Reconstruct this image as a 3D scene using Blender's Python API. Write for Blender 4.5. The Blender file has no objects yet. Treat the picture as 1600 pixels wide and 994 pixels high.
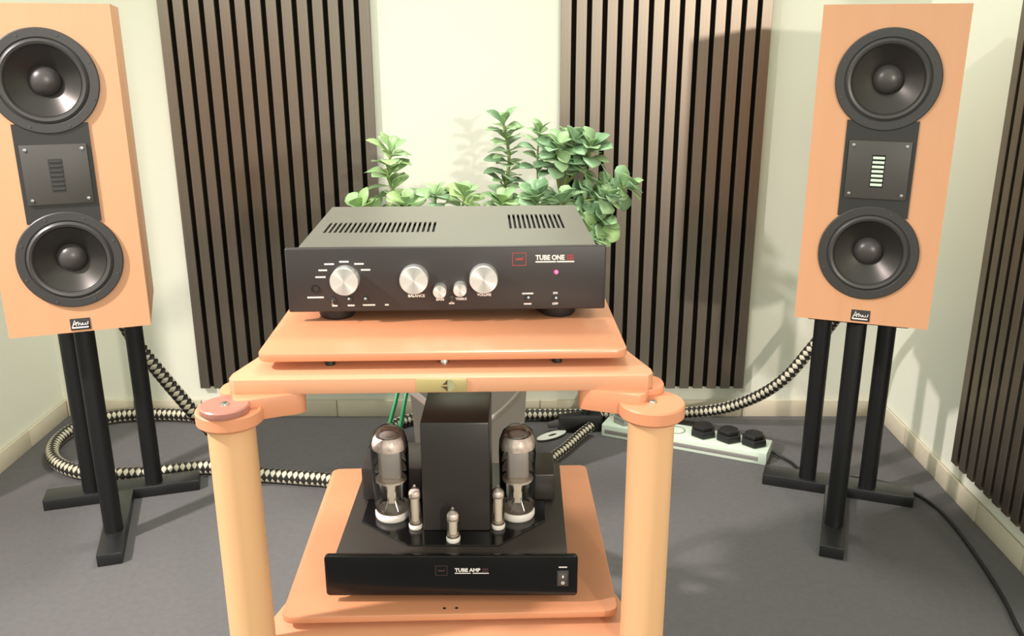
import bpy, bmesh, math, random
from mathutils import Vector, Matrix, Euler, Quaternion

random.seed(7)
sc = bpy.context.scene
C = sc.collection
R = math.radians

# ------------------------------------------------------------------ camera, world, lights, exposure
cam_d = bpy.data.cameras.new('camera')
cam = bpy.data.objects.new('camera', cam_d); C.objects.link(cam)
cam.location = (0, 0, 1.1)
cam.rotation_euler = (R(90 - 17.484), 0, 0)
cam_d.sensor_width = 36.0
cam_d.lens = 1420 / 1600 * 36
cam_d.shift_x = -15 / 1600
cam_d.clip_start = 0.02
sc.camera = cam

world = bpy.data.worlds.new('world'); sc.world = world
world.use_nodes = True
bg = world.node_tree.nodes['Background']
bg.inputs[0].default_value = (0.91, 1.0, 0.86, 1)
bg.inputs[1].default_value = 0.93

def area(name, loc, target, size, power, col):
    d = bpy.data.lights.new(name, 'AREA'); d.shape = 'DISK'; d.size = size; d.energy = power; d.color = col
    o = bpy.data.objects.new(name, d); C.objects.link(o); o.location = loc
    o.rotation_euler = (Vector(target) - Vector(loc)).to_track_quat('-Z', 'Y').to_euler()
    return o
area('hall_lamp', (1.6, -3.0, 1.68), (0, 2.2, 0.7), 0.17, 62, (1.0, 0.91, 0.80))
area('ceiling_lamp', (0.0, 2.34, 2.65), (0.0, 2.28, 0.0), 0.4, 22, (0.97, 1.0, 0.92))
spot = area('ceiling_spot', (-2.0, 0.5, 2.3), (-0.26, 1.71, 0.0), 0.14, 13, (1.0, 0.92, 0.90))
spot.data.spread = R(64)

vs = sc.view_settings
vs.view_transform = 'Standard'; vs.look = 'None'; vs.gamma = 1.0; vs.use_curve_mapping = False
vs.exposure = 0.45

# ------------------------------------------------------------------ materials
def srgb(r, g, b):
    f = lambda v: (v / 255 / 12.92) if v <= 10 else ((v / 255 + 0.055) / 1.055) ** 2.4
    return (f(r), f(g), f(b), 1)

def mat(name, col, rough=0.5, metal=0.0, spec=0.5, noise=None, bump=None, coat=0.0, emit=None, rand=None):
    """noise=(scale xyz, amount, detail) multiplies the colour; bump=(scale, strength); rand = per-object variation"""
    m = bpy.data.materials.new(name); m.use_nodes = True
    nt = m.node_tree; p = nt.nodes['Principled BSDF']
    p.inputs['Base Color'].default_value = col
    p.inputs['Roughness'].default_value = rough
    p.inputs['Metallic'].default_value = metal
    p.inputs['Specular IOR Level'].default_value = spec
    p.inputs['Coat Weight'].default_value = coat
    p.inputs['Coat Roughness'].default_value = 0.15
    if emit:
        p.inputs['Emission Color'].default_value = emit[0]; p.inputs['Emission Strength'].default_value = emit[1]
    src = None
    if noise or bump:
        tc = nt.nodes.new('ShaderNodeTexCoord')
    if noise:
        mp = nt.nodes.new('ShaderNodeMapping'); mp.inputs['Scale'].default_value = noise[0]
        nz = nt.nodes.new('ShaderNodeTexNoise'); nz.inputs['Scale'].default_value = 1.0; nz.inputs['Detail'].default_value = noise[2]
        nt.links.new(tc.outputs['Object'], mp.inputs[0]); nt.links.new(mp.outputs[0], nz.inputs['Vector'])
        mr = nt.nodes.new('ShaderNodeMapRange')
        mr.inputs['From Min'].default_value = 0.25; mr.inputs['From Max'].default_value = 0.75
        mr.inputs['To Min'].default_value = 1 - noise[1]; mr.inputs['To Max'].default_value = 1 + noise[1]
        nt.links.new(nz.outputs[0], mr.inputs[0])
        mx = nt.nodes.new('ShaderNodeMix'); mx.data_type = 'RGBA'; mx.blend_type = 'MULTIPLY'; mx.inputs[0].default_value = 1.0
        mx.inputs[6].default_value = col
        nt.links.new(mr.outputs[0], mx.inputs[7])
        src = mx.outputs[2]
    if rand:
        oi = nt.nodes.new('ShaderNodeObjectInfo')
        cr = nt.nodes.new('ShaderNodeValToRGB')
        els = cr.color_ramp.elements
        els[0].color = rand[0]; els[1].color = rand[-1]
        for i, c in enumerate(rand[1:-1]):
            e = els.new((i + 1) / (len(rand) - 1)); e.color = c
        nt.links.new(oi.outputs['Random'], cr.inputs[0]); src = cr.outputs[0]
    if src is not None:
        nt.links.new(src, p.inputs['Base Color'])
    if bump:
        n2 = nt.nodes.new('ShaderNodeTexNoise'); n2.inputs['Scale'].default_value = bump[0]; n2.inputs['Detail'].default_value = 3
        nt.links.new(tc.outputs['Object'], n2.inputs['Vector'])
        b = nt.nodes.new('ShaderNodeBump'); b.inputs['Strength'].default_value = bump[1]; b.inputs['Distance'].default_value = 0.002
        nt.links.new(n2.outputs[0], b.inputs['Height']); nt.links.new(b.outputs[0], p.inputs['Normal'])
    return m

M = {}
M['wall'] = mat('wall_paint', srgb(233, 232, 217), 0.9, noise=((3, 3, 3), 0.015, 2), bump=(90, 0.08))
M['carpet'] = mat('carpet', srgb(100, 97, 97), 0.95, spec=0.1, noise=((70, 70, 70), 0.07, 4), bump=(520, 0.4))
M['tile'] = mat('skirting_tile', srgb(214, 202, 180), 0.45, noise=((9, 9, 9), 0.05, 3))
M['grout'] = mat('grout', srgb(176, 166, 146), 0.9)
M['slat'] = mat('slat_veneer', srgb(144, 132, 121), 0.39, metal=0.93, noise=((160, 160, 2.2), 0.07, 3))
M['felt'] = mat('black_felt', srgb(22, 18, 14), 0.95, spec=0.1)
M['wood'] = mat('birch_lacquer', srgb(206, 138, 101), 0.38, noise=((2.2, 26, 26), 0.035, 4), coat=0.25)
M['wood_v'] = mat('birch_veneer', srgb(214, 156, 117), 0.42, noise=((30, 30, 1.6), 0.03, 4), coat=0.1)
M['wood_col'] = mat('birch_column', srgb(224, 172, 126), 0.45, noise=((40, 40, 2.0), 0.03, 3))
M['wood_edge'] = mat('birch_ply_edge', srgb(214, 152, 116), 0.45, noise=((1.5, 8, 160), 0.05, 2))
M['wood_disc'] = mat('orange_beech', srgb(218, 144, 106), 0.42, noise=((8, 30, 8), 0.03, 3))
M['rose'] = mat('rose_brown_cap', srgb(178, 118, 104), 0.35, coat=0.3)
M['black_satin'] = mat('black_powdercoat', srgb(9, 9, 11), 0.5, noise=((30, 30, 30), 0.1, 2))
M['black_bar'] = mat('black_bar_paint', srgb(24, 24, 26), 0.32, spec=0.8)
M['black_plastic'] = mat('black_plastic', srgb(58, 55, 54), 0.42)
M['black_rubber'] = mat('black_rubber', srgb(24, 23, 23), 0.55)
M['surround'] = mat('rubber_surround', srgb(64, 61, 59), 0.38)
M['cone'] = mat('woofer_cone', srgb(70, 66, 63), 0.34, metal=0.75, spec=0.6)
M['dust'] = mat('dust_cap', srgb(78, 73, 72), 0.35, metal=0.3)
M['plate'] = mat('tweeter_plate', srgb(70, 66, 62), 0.5)
M['plate_dark'] = mat('tweeter_plate_dark', srgb(44, 42, 40), 0.5)
M['amp_face'] = mat('anodised_black_panel', srgb(50, 44, 43), 0.42, spec=0.5)
M['amp_top'] = mat('cover_with_reflection', srgb(112, 109, 99), 0.36, spec=0.6)  # base lightened to stand in for the wall's reflection on the cover
M['gloss_black'] = mat('gloss_black', srgb(14, 13, 14), 0.16, spec=0.5)
M['black_metal'] = mat('black_metal_cover', srgb(54, 49, 46), 0.34)
M['slot'] = mat('vent_dark', srgb(10, 9, 8), 0.8)
M['alu'] = mat('turned_aluminium', srgb(214, 210, 204), 0.28, metal=0.85)
def turned_mat():
    m = mat('turned_aluminium_face', srgb(246, 243, 238), 0.30, metal=0.75)
    nt = m.node_tree; p = nt.nodes['Principled BSDF']; p.inputs['Anisotropic'].default_value = 0.8
    tn = nt.nodes.new('ShaderNodeTangent'); tn.direction_type = 'RADIAL'; tn.axis = 'Y'; nt.links.new(tn.outputs[0], p.inputs['Tangent'])
    return m
M['turned'] = turned_mat()
M['steel'] = mat('steel', srgb(200, 200, 200), 0.25, metal=1.0)
M['print'] = mat('white_print', srgb(225, 215, 210), 0.6)
M['print_red'] = mat('red_print', srgb(150, 60, 62), 0.6)
M['print_dim'] = mat('dim_red_print', srgb(60, 34, 36), 0.6)
M['led'] = mat('red_led', srgb(220, 30, 60), 0.3, emit=(srgb(255, 60, 90), 5.0))
M['white'] = mat('white_plastic', srgb(232, 232, 224), 0.4)
M['mint'] = mat('pale_metal', srgb(214, 226, 208), 0.4)
M['grey_metal'] = mat('brushed_grey', srgb(170, 164, 160), 0.4, metal=0.5)
M['olive'] = mat('olive_brass_plate', srgb(186, 166, 112), 0.4, metal=0.2)
M['olive_dark'] = mat('engraved_dark', srgb(78, 60, 34), 0.6)
M['olive_green'] = mat('engraved_green', srgb(160, 156, 118), 0.5)
M['planter'] = mat('grey_planter', srgb(104, 97, 88), 0.55, noise=((12, 12, 12), 0.06, 3))
M['soil'] = mat('soil', srgb(50, 38, 28), 0.95, bump=(60, 1.0))
M['stem'] = mat('plant_stem', srgb(120, 138, 74), 0.6)
M['leaf'] = mat('leaf', srgb(96, 150, 84), 0.4, rand=[srgb(112, 146, 106), srgb(130, 164, 122), srgb(148, 180, 140), srgb(150, 180, 128), srgb(122, 154, 116)])
M['leaf_y'] = mat('leaf_young', srgb(140, 184, 90), 0.4, rand=[srgb(140, 174, 116), srgb(156, 188, 128), srgb(164, 192, 124), srgb(136, 170, 122)])
M['green_wire'] = mat('green_cable', srgb(26, 130, 78), 0.4)
M['grey_wire'] = mat('grey_cable', srgb(168, 160, 152), 0.4)
M['cream_wire'] = mat('cream_cable', srgb(214, 200, 170), 0.5)
M['ceramic'] = mat('ceramic_base', srgb(232, 220, 212), 0.4)
M['getter'] = mat('getter_flash', srgb(250, 230, 220), 0.35, metal=0.1, noise=((120, 120, 120), 0.3, 3))
M['anode'] = mat('anode_plate', srgb(178, 168, 164), 0.5, metal=0.2)
M['mica'] = mat('mica_spacer', srgb(240, 224, 206), 0.4)
M['socket'] = mat('socket_recess', srgb(120, 126, 116), 0.6)

def glass_mat():
    m = bpy.data.materials.new('tube_glass'); m.use_nodes = True
    nt = m.node_tree; nt.nodes.clear()
    out = nt.nodes.new('ShaderNodeOutputMaterial'); mix = nt.nodes.new('ShaderNodeMixShader')
    tr = nt.nodes.new('ShaderNodeBsdfTransparent'); tr.inputs[0].default_value = (0.93, 0.92, 0.91, 1)
    gl = nt.nodes.new('ShaderNodeBsdfGlossy'); gl.inputs['Roughness'].default_value = 0.06
    lw = nt.nodes.new('ShaderNodeLayerWeight'); lw.inputs[0].default_value = 0.42
    nt.links.new(lw.outputs['Fresnel'], mix.inputs[0]); nt.links.new(tr.outputs[0], mix.inputs[1]); nt.links.new(gl.outputs[0], mix.inputs[2])
    nt.links.new(mix.outputs[0], out.inputs[0])
    return m
M['glass'] = glass_mat()

def braid_mat(name, dark, light, nu, thr):
    """two-colour braided sleeve: diamonds of two sets of strands wound in opposite directions (UV: u round, v metres along)"""
    m = bpy.data.materials.new(name); m.use_nodes = True
    nt = m.node_tree; p = nt.nodes['Principled BSDF']; p.inputs['Roughness'].default_value = 0.6
    uv = nt.nodes.new('ShaderNodeUVMap'); sep = nt.nodes.new('ShaderNodeSeparateXYZ'); nt.links.new(uv.outputs[0], sep.inputs[0])
    def mth(op, a, b=None):
        n = nt.nodes.new('ShaderNodeMath'); n.operation = op
        for i, v in enumerate((a, b)):
            if v is None: continue
            if isinstance(v, (int, float)): n.inputs[i].default_value = v
            else: nt.links.new(v, n.inputs[i])
        return n.outputs[0]
    a = mth('MULTIPLY', sep.outputs[0], nu * 2 * math.pi)
    b = mth('MULTIPLY', sep.outputs[1], 2 * math.pi / 0.030)
    s1 = mth('SINE', mth('ADD', a, b)); s2 = mth('SINE', mth('SUBTRACT', a, b))
    v = mth('MULTIPLY', s1, s2)
    r = nt.nodes.new('ShaderNodeValToRGB'); r.color_ramp.elements[0].position = thr - 0.03; r.color_ramp.elements[1].position = thr + 0.03
    r.color_ramp.elements[0].color = dark; r.color_ramp.elements[1].color = light
    nt.links.new(mth('ADD', mth('MULTIPLY', v, 0.5), 0.5), r.inputs[0]); nt.links.new(r.outputs[0], p.inputs['Base Color'])
    bp = nt.nodes.new('ShaderNodeBump'); bp.inputs['Strength'].default_value = 0.5; bp.inputs['Distance'].default_value = 0.003
    nt.links.new(v, bp.inputs['Height']); nt.links.new(bp.outputs[0], p.inputs['Normal'])
    return m
M['braid'] = braid_mat('braided_sleeve', srgb(36, 31, 26), srgb(206, 196, 174), 2, 0.54)

# ------------------------------------------------------------------ builders
class B:
    def __init__(s): s.bm = bmesh.new(); s.uv = None
    def _xf(s, verts, m):
        if m is not None: bmesh.ops.transform(s.bm, matrix=m, verts=verts)
    def box(s, x0, x1, y0, y1, z0, z1, bevel=0.0, m=None, seg=2):
        r = bmesh.ops.create_cube(s.bm, size=1.0)
        v = r['verts']
        for a in v:
            a.co = Vector(((x0 + x1) / 2 + a.co.x * (x1 - x0), (y0 + y1) / 2 + a.co.y * (y1 - y0), (z0 + z1) / 2 + a.co.z * (z1 - z0)))
        if bevel:
            ed = list({e for a in v for e in a.link_edges})
            rr = bmesh.ops.bevel(s.bm, geom=ed, offset=bevel, segments=seg, affect='EDGES', profile=0.5)
            v = list({a for f in rr['faces'] for a in f.verts} | {a for a in v if a.is_valid})
        s._xf(v, m); return s
    def prism(s, poly, z0, z1, bevel=0.0, m=None):
        """poly in xy, extruded in z"""
        lo = [s.bm.verts.new((x, y, z0)) for x, y in poly]; hi = [s.bm.verts.new((x, y, z1)) for x, y in poly]
        n = len(poly); fs = [s.bm.faces.new(lo[::-1]), s.bm.faces.new(hi)]
        for i in range(n): fs.append(s.bm.faces.new((lo[i], lo[(i + 1) % n], hi[(i + 1) % n], hi[i])))
        bmesh.ops.recalc_face_normals(s.bm, faces=fs)
        v = lo + hi
        if bevel:
            ed = [e for f in fs[:2] for e in f.edges]
            rr = bmesh.ops.bevel(s.bm, geom=ed, offset=bevel, segments=2, affect='EDGES', profile=0.5)
            v = list({a for f in rr['faces'] for a in f.verts} | {a for a in v if a.is_valid})
        s._xf(v, m); return s
    def lathe(s, prof, n=48, m=None):
        """prof: list of (r, z); closed at axis where r == 0"""
        rings = []; allv = []
        for r, z in prof:
            if r <= 1e-9: ring = [s.bm.verts.new((0, 0, z))]
            else: ring = [s.bm.verts.new((r * math.cos(2 * math.pi * k / n), r * math.sin(2 * math.pi * k / n), z)) for k in range(n)]
            rings.append(ring); allv += ring
        fs = []
        for a, b in zip(rings, rings[1:]):
            for k in range(n):
                k2 = (k + 1) % n
                q = [a[k % len(a)], a[k2 % len(a)], b[k2 % len(b)], b[k % len(b)]]
                u = []
                for w in q:
                    if w not in u: u.append(w)
                if len(u) > 2: fs.append(s.bm.faces.new(u))
        bmesh.ops.recalc_face_normals(s.bm, faces=fs)
        s._xf(allv, m); return s
    def tube(s, pts, r, n=12, samples=None, uv=False, r_end=None):
        P = smooth_path(pts, samples) if samples else [Vector(p) for p in pts]
        lay = s.bm.loops.layers.uv.verify() if uv else None
        rings = []; dist = [0]
        for a, b in zip(P, P[1:]): dist.append(dist[-1] + (b - a).length)
        up = Vector((0, 0, 1)); prev = None
        for i, p in enumerate(P):
            t = (P[min(i + 1, len(P) - 1)] - P[max(i - 1, 0)]).normalized()
            if prev is None:
                x = t.cross(up)
                if x.length < 1e-3: x = Vector((1, 0, 0))
            else: x = prev - t * prev.dot(t)
            x.normalize(); prev = x; y = t.cross(x)
            rad = r if r_end is None else r + (r_end - r) * i / (len(P) - 1)
            rings.append([s.bm.verts.new(p + x * rad * math.cos(2 * math.pi * k / n) + y * rad * math.sin(2 * math.pi * k / n)) for k in range(n)])
        fs = []
        for i, (a, b) in enumerate(zip(rings, rings[1:])):
            for k in range(n):
                k2 = (k + 1) % n
                f = s.bm.faces.new((a[k], a[k2], b[k2], b[k])); fs.append(f)
                if uv:
                    for lp, (uu, vv) in zip(f.loops, ((k / n, dist[i]), ((k + 1) / n, dist[i]), ((k + 1) / n, dist[i + 1]), (k / n, dist[i + 1]))): lp[lay].uv = (uu, vv)
        fs += [s.bm.faces.new(rings[0][::-1]), s.bm.faces.new(rings[-1])]
        bmesh.ops.recalc_face_normals(s.bm, faces=fs)
        return s
    def build(s, name, material, parent=None, smooth=True, angle=40):
        me = bpy.data.meshes.new(name); s.bm.to_mesh(me); s.bm.free()
        if smooth:
            me.shade_smooth(); me.set_sharp_from_angle(angle=R(angle))
        me.materials.append(M[material] if isinstance(material, str) else material)
        o = bpy.data.objects.new(name, me); C.objects.link(o)
        if parent: o.parent = parent
        return o

def smooth_path(pts, per):
    P = [Vector(p) for p in pts]; out = []
    for i in range(len(P) - 1):
        p0 = P[max(i - 1, 0)]; p1 = P[i]; p2 = P[i + 1]; p3 = P[min(i + 2, len(P) - 1)]
        for k in range(per):
            t = k / per
            out.append(0.5 * ((2 * p1) + (p2 - p0) * t + (2 * p0 - 5 * p1 + 4 * p2 - p3) * t * t + (3 * p1 - p0 - 3 * p2 + p3) * t ** 3))
    out.append(P[-1]); return out

def thing(name, label, cat, loc=(0, 0, 0), rz=0.0, group=None):
    o = bpy.data.objects.new(name, None); C.objects.link(o); o.empty_display_size = 0.05
    o.location = loc; o.rotation_euler = (0, 0, rz); return tag(o, label, cat, group)
def tag(o, label, cat, group=None):
    o['label'] = label; o['category'] = cat
    if group: o['group'] = group
    return o
def struct(o): o['kind'] = 'structure'; return o
def lab(o, label): o['label'] = label; return o
FRONT = Matrix.Rotation(R(90), 4, 'X')      # a z-axis lathe or xy drawing turned to face -y
def at(x, y, z): return Matrix.Translation((x, y, z))

def rrect(x0, x1, y0, y1, r, n=5):
    pts = []
    for cx, cy, a0 in ((x1 - r, y1 - r, 0), (x0 + r, y1 - r, 90), (x0 + r, y0 + r, 180), (x1 - r, y0 + r, 270)):
        for k in range(n + 1):
            a = R(a0 + 90 * k / n); pts.append((cx + r * math.cos(a), cy + r * math.sin(a)))
    return pts

def text(name, body, size, x, y, z, material, parent, bold=0.0, width=None):
    """flat lettering facing -y, left edge at x, base line at z"""
    cu = bpy.data.curves.new('txt', 'FONT'); cu.body = body; cu.size = size; cu.extrude = 0.00015; cu.offset = bold; cu.resolution_u = 3
    t = bpy.data.objects.new('txt', cu); C.objects.link(t)
    me = bpy.data.meshes.new_from_object(t.evaluated_get(bpy.context.evaluated_depsgraph_get()))
    bpy.data.objects.remove(t); bpy.data.curves.remove(cu)
    if width:
        xs = [v.co.x for v in me.vertices]; k = width / (max(xs) - min(xs)); x0 = min(xs)
        for v in me.vertices: v.co.x = (v.co.x - x0) * k
    me.transform(at(x, y, z) @ FRONT)
    me.materials.clear(); me.materials.append(M[material])
    o = bpy.data.objects.new(name, me); C.objects.link(o); o.parent = parent
    return o

def copy_thing(root, loc, rz, label):
    r = root.copy(); C.objects.link(r); r.location = loc; r.rotation_euler = (0, 0, rz); r['label'] = label
    for ch in list(root.children):
        c = ch.copy(); C.objects.link(c); c.parent = r
        for g in list(ch.children):
            d = g.copy(); C.objects.link(d); d.parent = c
    return r

# ------------------------------------------------------------------ the setting
WALL_Y, LEFT_X, RIGHT_X = 2.52, -1.37, 1.075
b = B(); b.box(-4.5, 4.5, -5.0, WALL_Y + 0.1, -0.05, 0.0); struct(b.build('floor', 'carpet', smooth=False))
wall_back = B().box(LEFT_X - 0.1, RIGHT_X + 0.1, WALL_Y, WALL_Y + 0.1, 0, 2.7).build('wall_back', 'wall', smooth=False); struct(wall_back)
wall_left = B().box(LEFT_X - 0.1, LEFT_X, 1.85, WALL_Y, 0, 2.7).build('wall_left', 'wall', smooth=False); struct(wall_left)
wall_right = B().box(RIGHT_X, RIGHT_X + 0.1, 0.85, WALL_Y, 0, 2.7).build('wall_right', 'wall', smooth=False); struct(wall_right)

# skirting of short ceramic tiles, each its own piece
BB_H, BB_T, TL = 0.052, 0.011, 0.20
def skirting(name, x0, y0, x1, y1, nx, ny):
    """bed from (x0,y0) to (x1,y1) along the wall; (nx,ny) points into the room"""
    L = math.hypot(x1 - x0, y1 - y0); ang = math.atan2(y1 - y0, x1 - x0)
    root = B().box(0, L, 0.0, 0.006, 0.0, BB_H - 0.003).build(name, 'grout', smooth=False)
    # local +y points into the room
    root.location = (x0, y0, 0); root.rotation_euler = (0, 0, ang)
    struct(root)
    n = int(round(L / TL)); w = L / n; me = None
    for k in range(n):
        if me is None:
            t = B().box(0.0015, w - 0.0015, 0.0055, BB_T, 0.0, BB_H, bevel=0.0012).build('tile', 'tile', root); me = t.data
        else:
            t = bpy.data.objects.new('tile', me); C.objects.link(t); t.parent = root
        t.location = (k * w, random.uniform(-0.0006, 0.0006), 0)
skirting('baseboard_back', RIGHT_X - BB_T, WALL_Y, LEFT_X + BB_T, WALL_Y, 0, -1)
skirting('baseboard_left', LEFT_X, WALL_Y, LEFT_X, 1.85, 1, 0)
skirting('baseboard_right', RIGHT_X, 0.85, RIGHT_X, WALL_Y, -1, 0)

# ------------------------------------------------------------------ acoustic slat panels
SL_N, PITCH, SL_W, SL_H, SL_Z0 = 14, 0.0403, 0.0275, 2.35, 0.095
def slat_panel(label, x, y, rz):
    """local x along the wall, local -y into the room; the back lies on local y = 0"""
    W = PITCH * (SL_N - 1) + SL_W
    p = thing('acoustic_slat_panel', label, 'wall panel', (x, y, SL_Z0), rz, 'slatted acoustic wall panels')
    B().box(0.001, W - 0.001, -0.009, 0.0, 0.002, SL_H).build('felt_backing', 'felt', p, smooth=False)
    me = None
    for k in range(SL_N):
        if me is None:
            s = B().box(0, SL_W, -0.021, -0.0088, 0, SL_H, bevel=0.0008, seg=1).build('slat', 'slat', p, smooth=False); me = s.data
        else:
            s = bpy.data.objects.new('slat', me); C.objects.link(s); s.parent = p
        s.location = (k * PITCH, random.uniform(-0.0004, 0.0), 0)
    return p
slat_panel('brown slatted acoustic panel on the back wall, nearer the left loudspeaker', -0.948, WALL_Y - 0.0015, 0)
slat_panel('brown slatted acoustic panel on the back wall behind the plant, nearer the right loudspeaker', 0.103, WALL_Y - 0.0015, 0)
slat_panel('slatted acoustic panel on the right side wall, cut by the right photo edge', RIGHT_X - 0.0015, 2.02, R(-90))

# ------------------------------------------------------------------ loudspeakers
SW, SD, SH = 0.262, 0.28, 0.63
def speaker():
    t = thing('loudspeaker', '', 'loudspeaker', group='pair of birch loudspeakers')
    yf = -SD / 2
    B().box(-SW / 2, SW / 2, yf + 0.036, SD / 2, 0, SH, bevel=0.0006).build('cabinet', 'wood_v', t)
    bf = B(); ed = []
    loops = [[(-SW / 2, 0), (SW / 2, 0), (SW / 2, SH), (-SW / 2, SH)]]
    for zc in (0.150, 0.492): loops.append([(0.0785 * math.cos(2 * math.pi * k / 48), zc + 0.0785 * math.sin(2 * math.pi * k / 48)) for k in range(48)])
    for lp in loops:
        vv = [bf.bm.verts.new((x, yf, z)) for x, z in lp]
        ed += [bf.bm.edges.new((vv[k], vv[(k + 1) % len(vv)])) for k in range(len(vv))]
    fr = bmesh.ops.triangle_fill(bf.bm, edges=ed, use_beauty=True, use_dissolve=False)
    fcs = [g for g in fr['geom'] if isinstance(g, bmesh.types.BMFace)]
    ex = bmesh.ops.extrude_face_region(bf.bm, geom=fcs)
    for v in [g for g in ex['geom'] if isinstance(g, bmesh.types.BMVert)]: v.co.y += 0.0362
    bmesh.ops.recalc_face_normals(bf.bm, faces=bf.bm.faces[:])
    bf.build('baffle', 'wood_v', t, smooth=False)
    # shared black sub-baffle between the two woofers
    B().box(-0.066, 0.066, yf - 0.003, yf + 0.0005, 0.225, 0.415).build('center_plate', 'plate_dark', t, smooth=False)
    for zc in (0.150, 0.492):
        rim = B().lathe([(0.077, 0.0), (0.0965, 0.0), (0.0965, 0.0045), (0.0945, 0.0062), (0.080, 0.0062), (0.0775, 0.004), (0.077, 0.0)], 64, at(0, yf, zc) @ FRONT).build('woofer', 'black_plastic', t)
        B().lathe([(0.0785, 0.003), (0.0765, 0.006), (0.0725, 0.0085), (0.068, 0.007), (0.0655, 0.002), (0.0640, 0.001)], 64, at(0, yf, zc) @ FRONT).build('surround', 'surround', rim)
        B().lathe([(0.0655, 0.0015), (0.0645, 0.003), (0.0630, 0.002), (0.026, -0.024), (0.0, -0.032)], 64, at(0, yf, zc) @ FRONT).build('cone', 'cone', rim)
        B().lathe([(0.0275, -0.0235), (0.0265, -0.018), (0.022, -0.0115), (0.0145, -0.0068), (0.007, -0.005), (0.0, -0.0045)], 40, at(0, yf, zc) @ FRONT).build('dust_cap', 'dust', rim)
        for k in range(8):
            a = R(22.5 + 45 * k)
            B().lathe([(0.0026, 0.0058), (0.0024, 0.0072), (0.0, 0.0074)], 10, at(0.0885 * math.cos(a), yf, zc + 0.0885 * math.sin(a)) @ FRONT).build('screw', 'plate', rim)
    # tweeter plate with its slotted opening
    tw = B().box(-0.058, 0.058, yf - 0.008, yf - 0.002, 0.262, 0.376, bevel=0.0012).build('tweeter', 'plate', t)
    B().box(-0.0125, 0.0125, yf - 0.0083, yf - 0.0075, 0.285, 0.349).build('slot', 'slot', tw, smooth=False)
    for sx in (-1, 1):
        for z in (0.271, 0.367):
            B().lathe([(0.0034, 0.0), (0.0032, 0.0016), (0.0, 0.002)], 12, at(sx * 0.049, yf - 0.008, z) @ FRONT).build('screw', 'steel', tw)
    # maker's badge with its script and underline
    bd = B().box(-0.0185, 0.0185, yf - 0.0015, yf + 0.001, 0.0045, 0.0285, bevel=0.0005).build('badge', 'plate_dark', t)
    zz = yf - 0.0019
    def stroke(name, pts, r=0.0011): B().tube([(x, zz, z) for x, z in pts], r, 6).build(name, 'print', bd)
    stroke('badge_underline', [(-0.0155, 0.0095), (0.0145, 0.0095)], 0.0018)
    stroke('badge_letter', [(-0.0155, 0.0098), (-0.0125, 0.0175), (-0.0095, 0.0252), (-0.0080, 0.0185), (-0.0072, 0.0135)])
    stroke('badge_letter', [(-0.0130, 0.0160), (-0.0080, 0.0175), (-0.0050, 0.0205), (-0.0035, 0.0225), (-0.0030, 0.0140)])
    stroke('badge_letter', [(-0.0030, 0.0170), (0.0000, 0.0190), (0.0010, 0.0150), (0.0030, 0.0150), (0.0045, 0.0190)])
    stroke('badge_letter', [(0.0045, 0.0190), (0.0055, 0.0150), (0.0085, 0.0150), (0.0100, 0.0190), (0.0105, 0.0150), (0.0140, 0.0155), (0.0145, 0.0210)])
    return t
sp = speaker()
sp.location = (-0.940, 1.881, 0.520); sp.rotation_euler = (0, 0, R(20))
sp['label'] = 'birch loudspeaker with two black woofers at the left, dark blank tweeter slot'
sp2 = copy_thing(sp, (0.753, 1.937, 0.520), R(-20), 'birch loudspeaker with two black woofers at the right, pale ribbed tweeter slot')
# light caught by the right-hand ribs is put into pale colour; left ribs dark
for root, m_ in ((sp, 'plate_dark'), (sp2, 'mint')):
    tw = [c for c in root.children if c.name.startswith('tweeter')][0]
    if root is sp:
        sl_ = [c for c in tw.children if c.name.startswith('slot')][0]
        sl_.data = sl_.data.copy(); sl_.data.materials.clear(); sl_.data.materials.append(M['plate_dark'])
    me = None
    for k in range(7):
        if me is None:
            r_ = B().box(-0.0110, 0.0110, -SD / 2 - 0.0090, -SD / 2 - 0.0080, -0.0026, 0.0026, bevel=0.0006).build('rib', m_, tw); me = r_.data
        else:
            r_ = bpy.data.objects.new('rib', me); C.objects.link(r_); r_.parent = tw
        r_.location = (0, 0, 0.2905 + k * 0.0088)

def stand():
    t = thing('speaker_stand', '', 'speaker stand', group='black steel speaker stands')
    B().box(-0.178, 0.178, -0.031, 0.031, 0, 0.028, bevel=0.0015).build('rear_bar', 'black_bar', t)
    B().box(-0.0255, 0.0255, -0.33, -0.031, 0, 0.028, bevel=0.0015).build('front_foot', 'black_bar', t)
    for x, y in ((0.0, -0.222), (-0.071, -0.004), (0.071, -0.004)):
        B().lathe([(0, 0.028), (0.0205, 0.028), (0.0205, 0.511), (0, 0.511)], 32, at(x, y, 0)).build('pole', 'black_satin', t)
    B().box(-0.10, 0.10, -0.235, 0.03, 0.511, 0.520, bevel=0.001).build('top_plate', 'black_satin', t)
    return t
st = stand()
st.location = (-0.988, 2.027, 0); st.rotation_euler = (0, 0, R(17.5))
st['label'] = 'black three-pole stand on a T base under the left loudspeaker'
copy_thing(st, (0.790, 2.050, 0), R(-20), 'black three-pole stand on a T base under the right loudspeaker')

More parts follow.
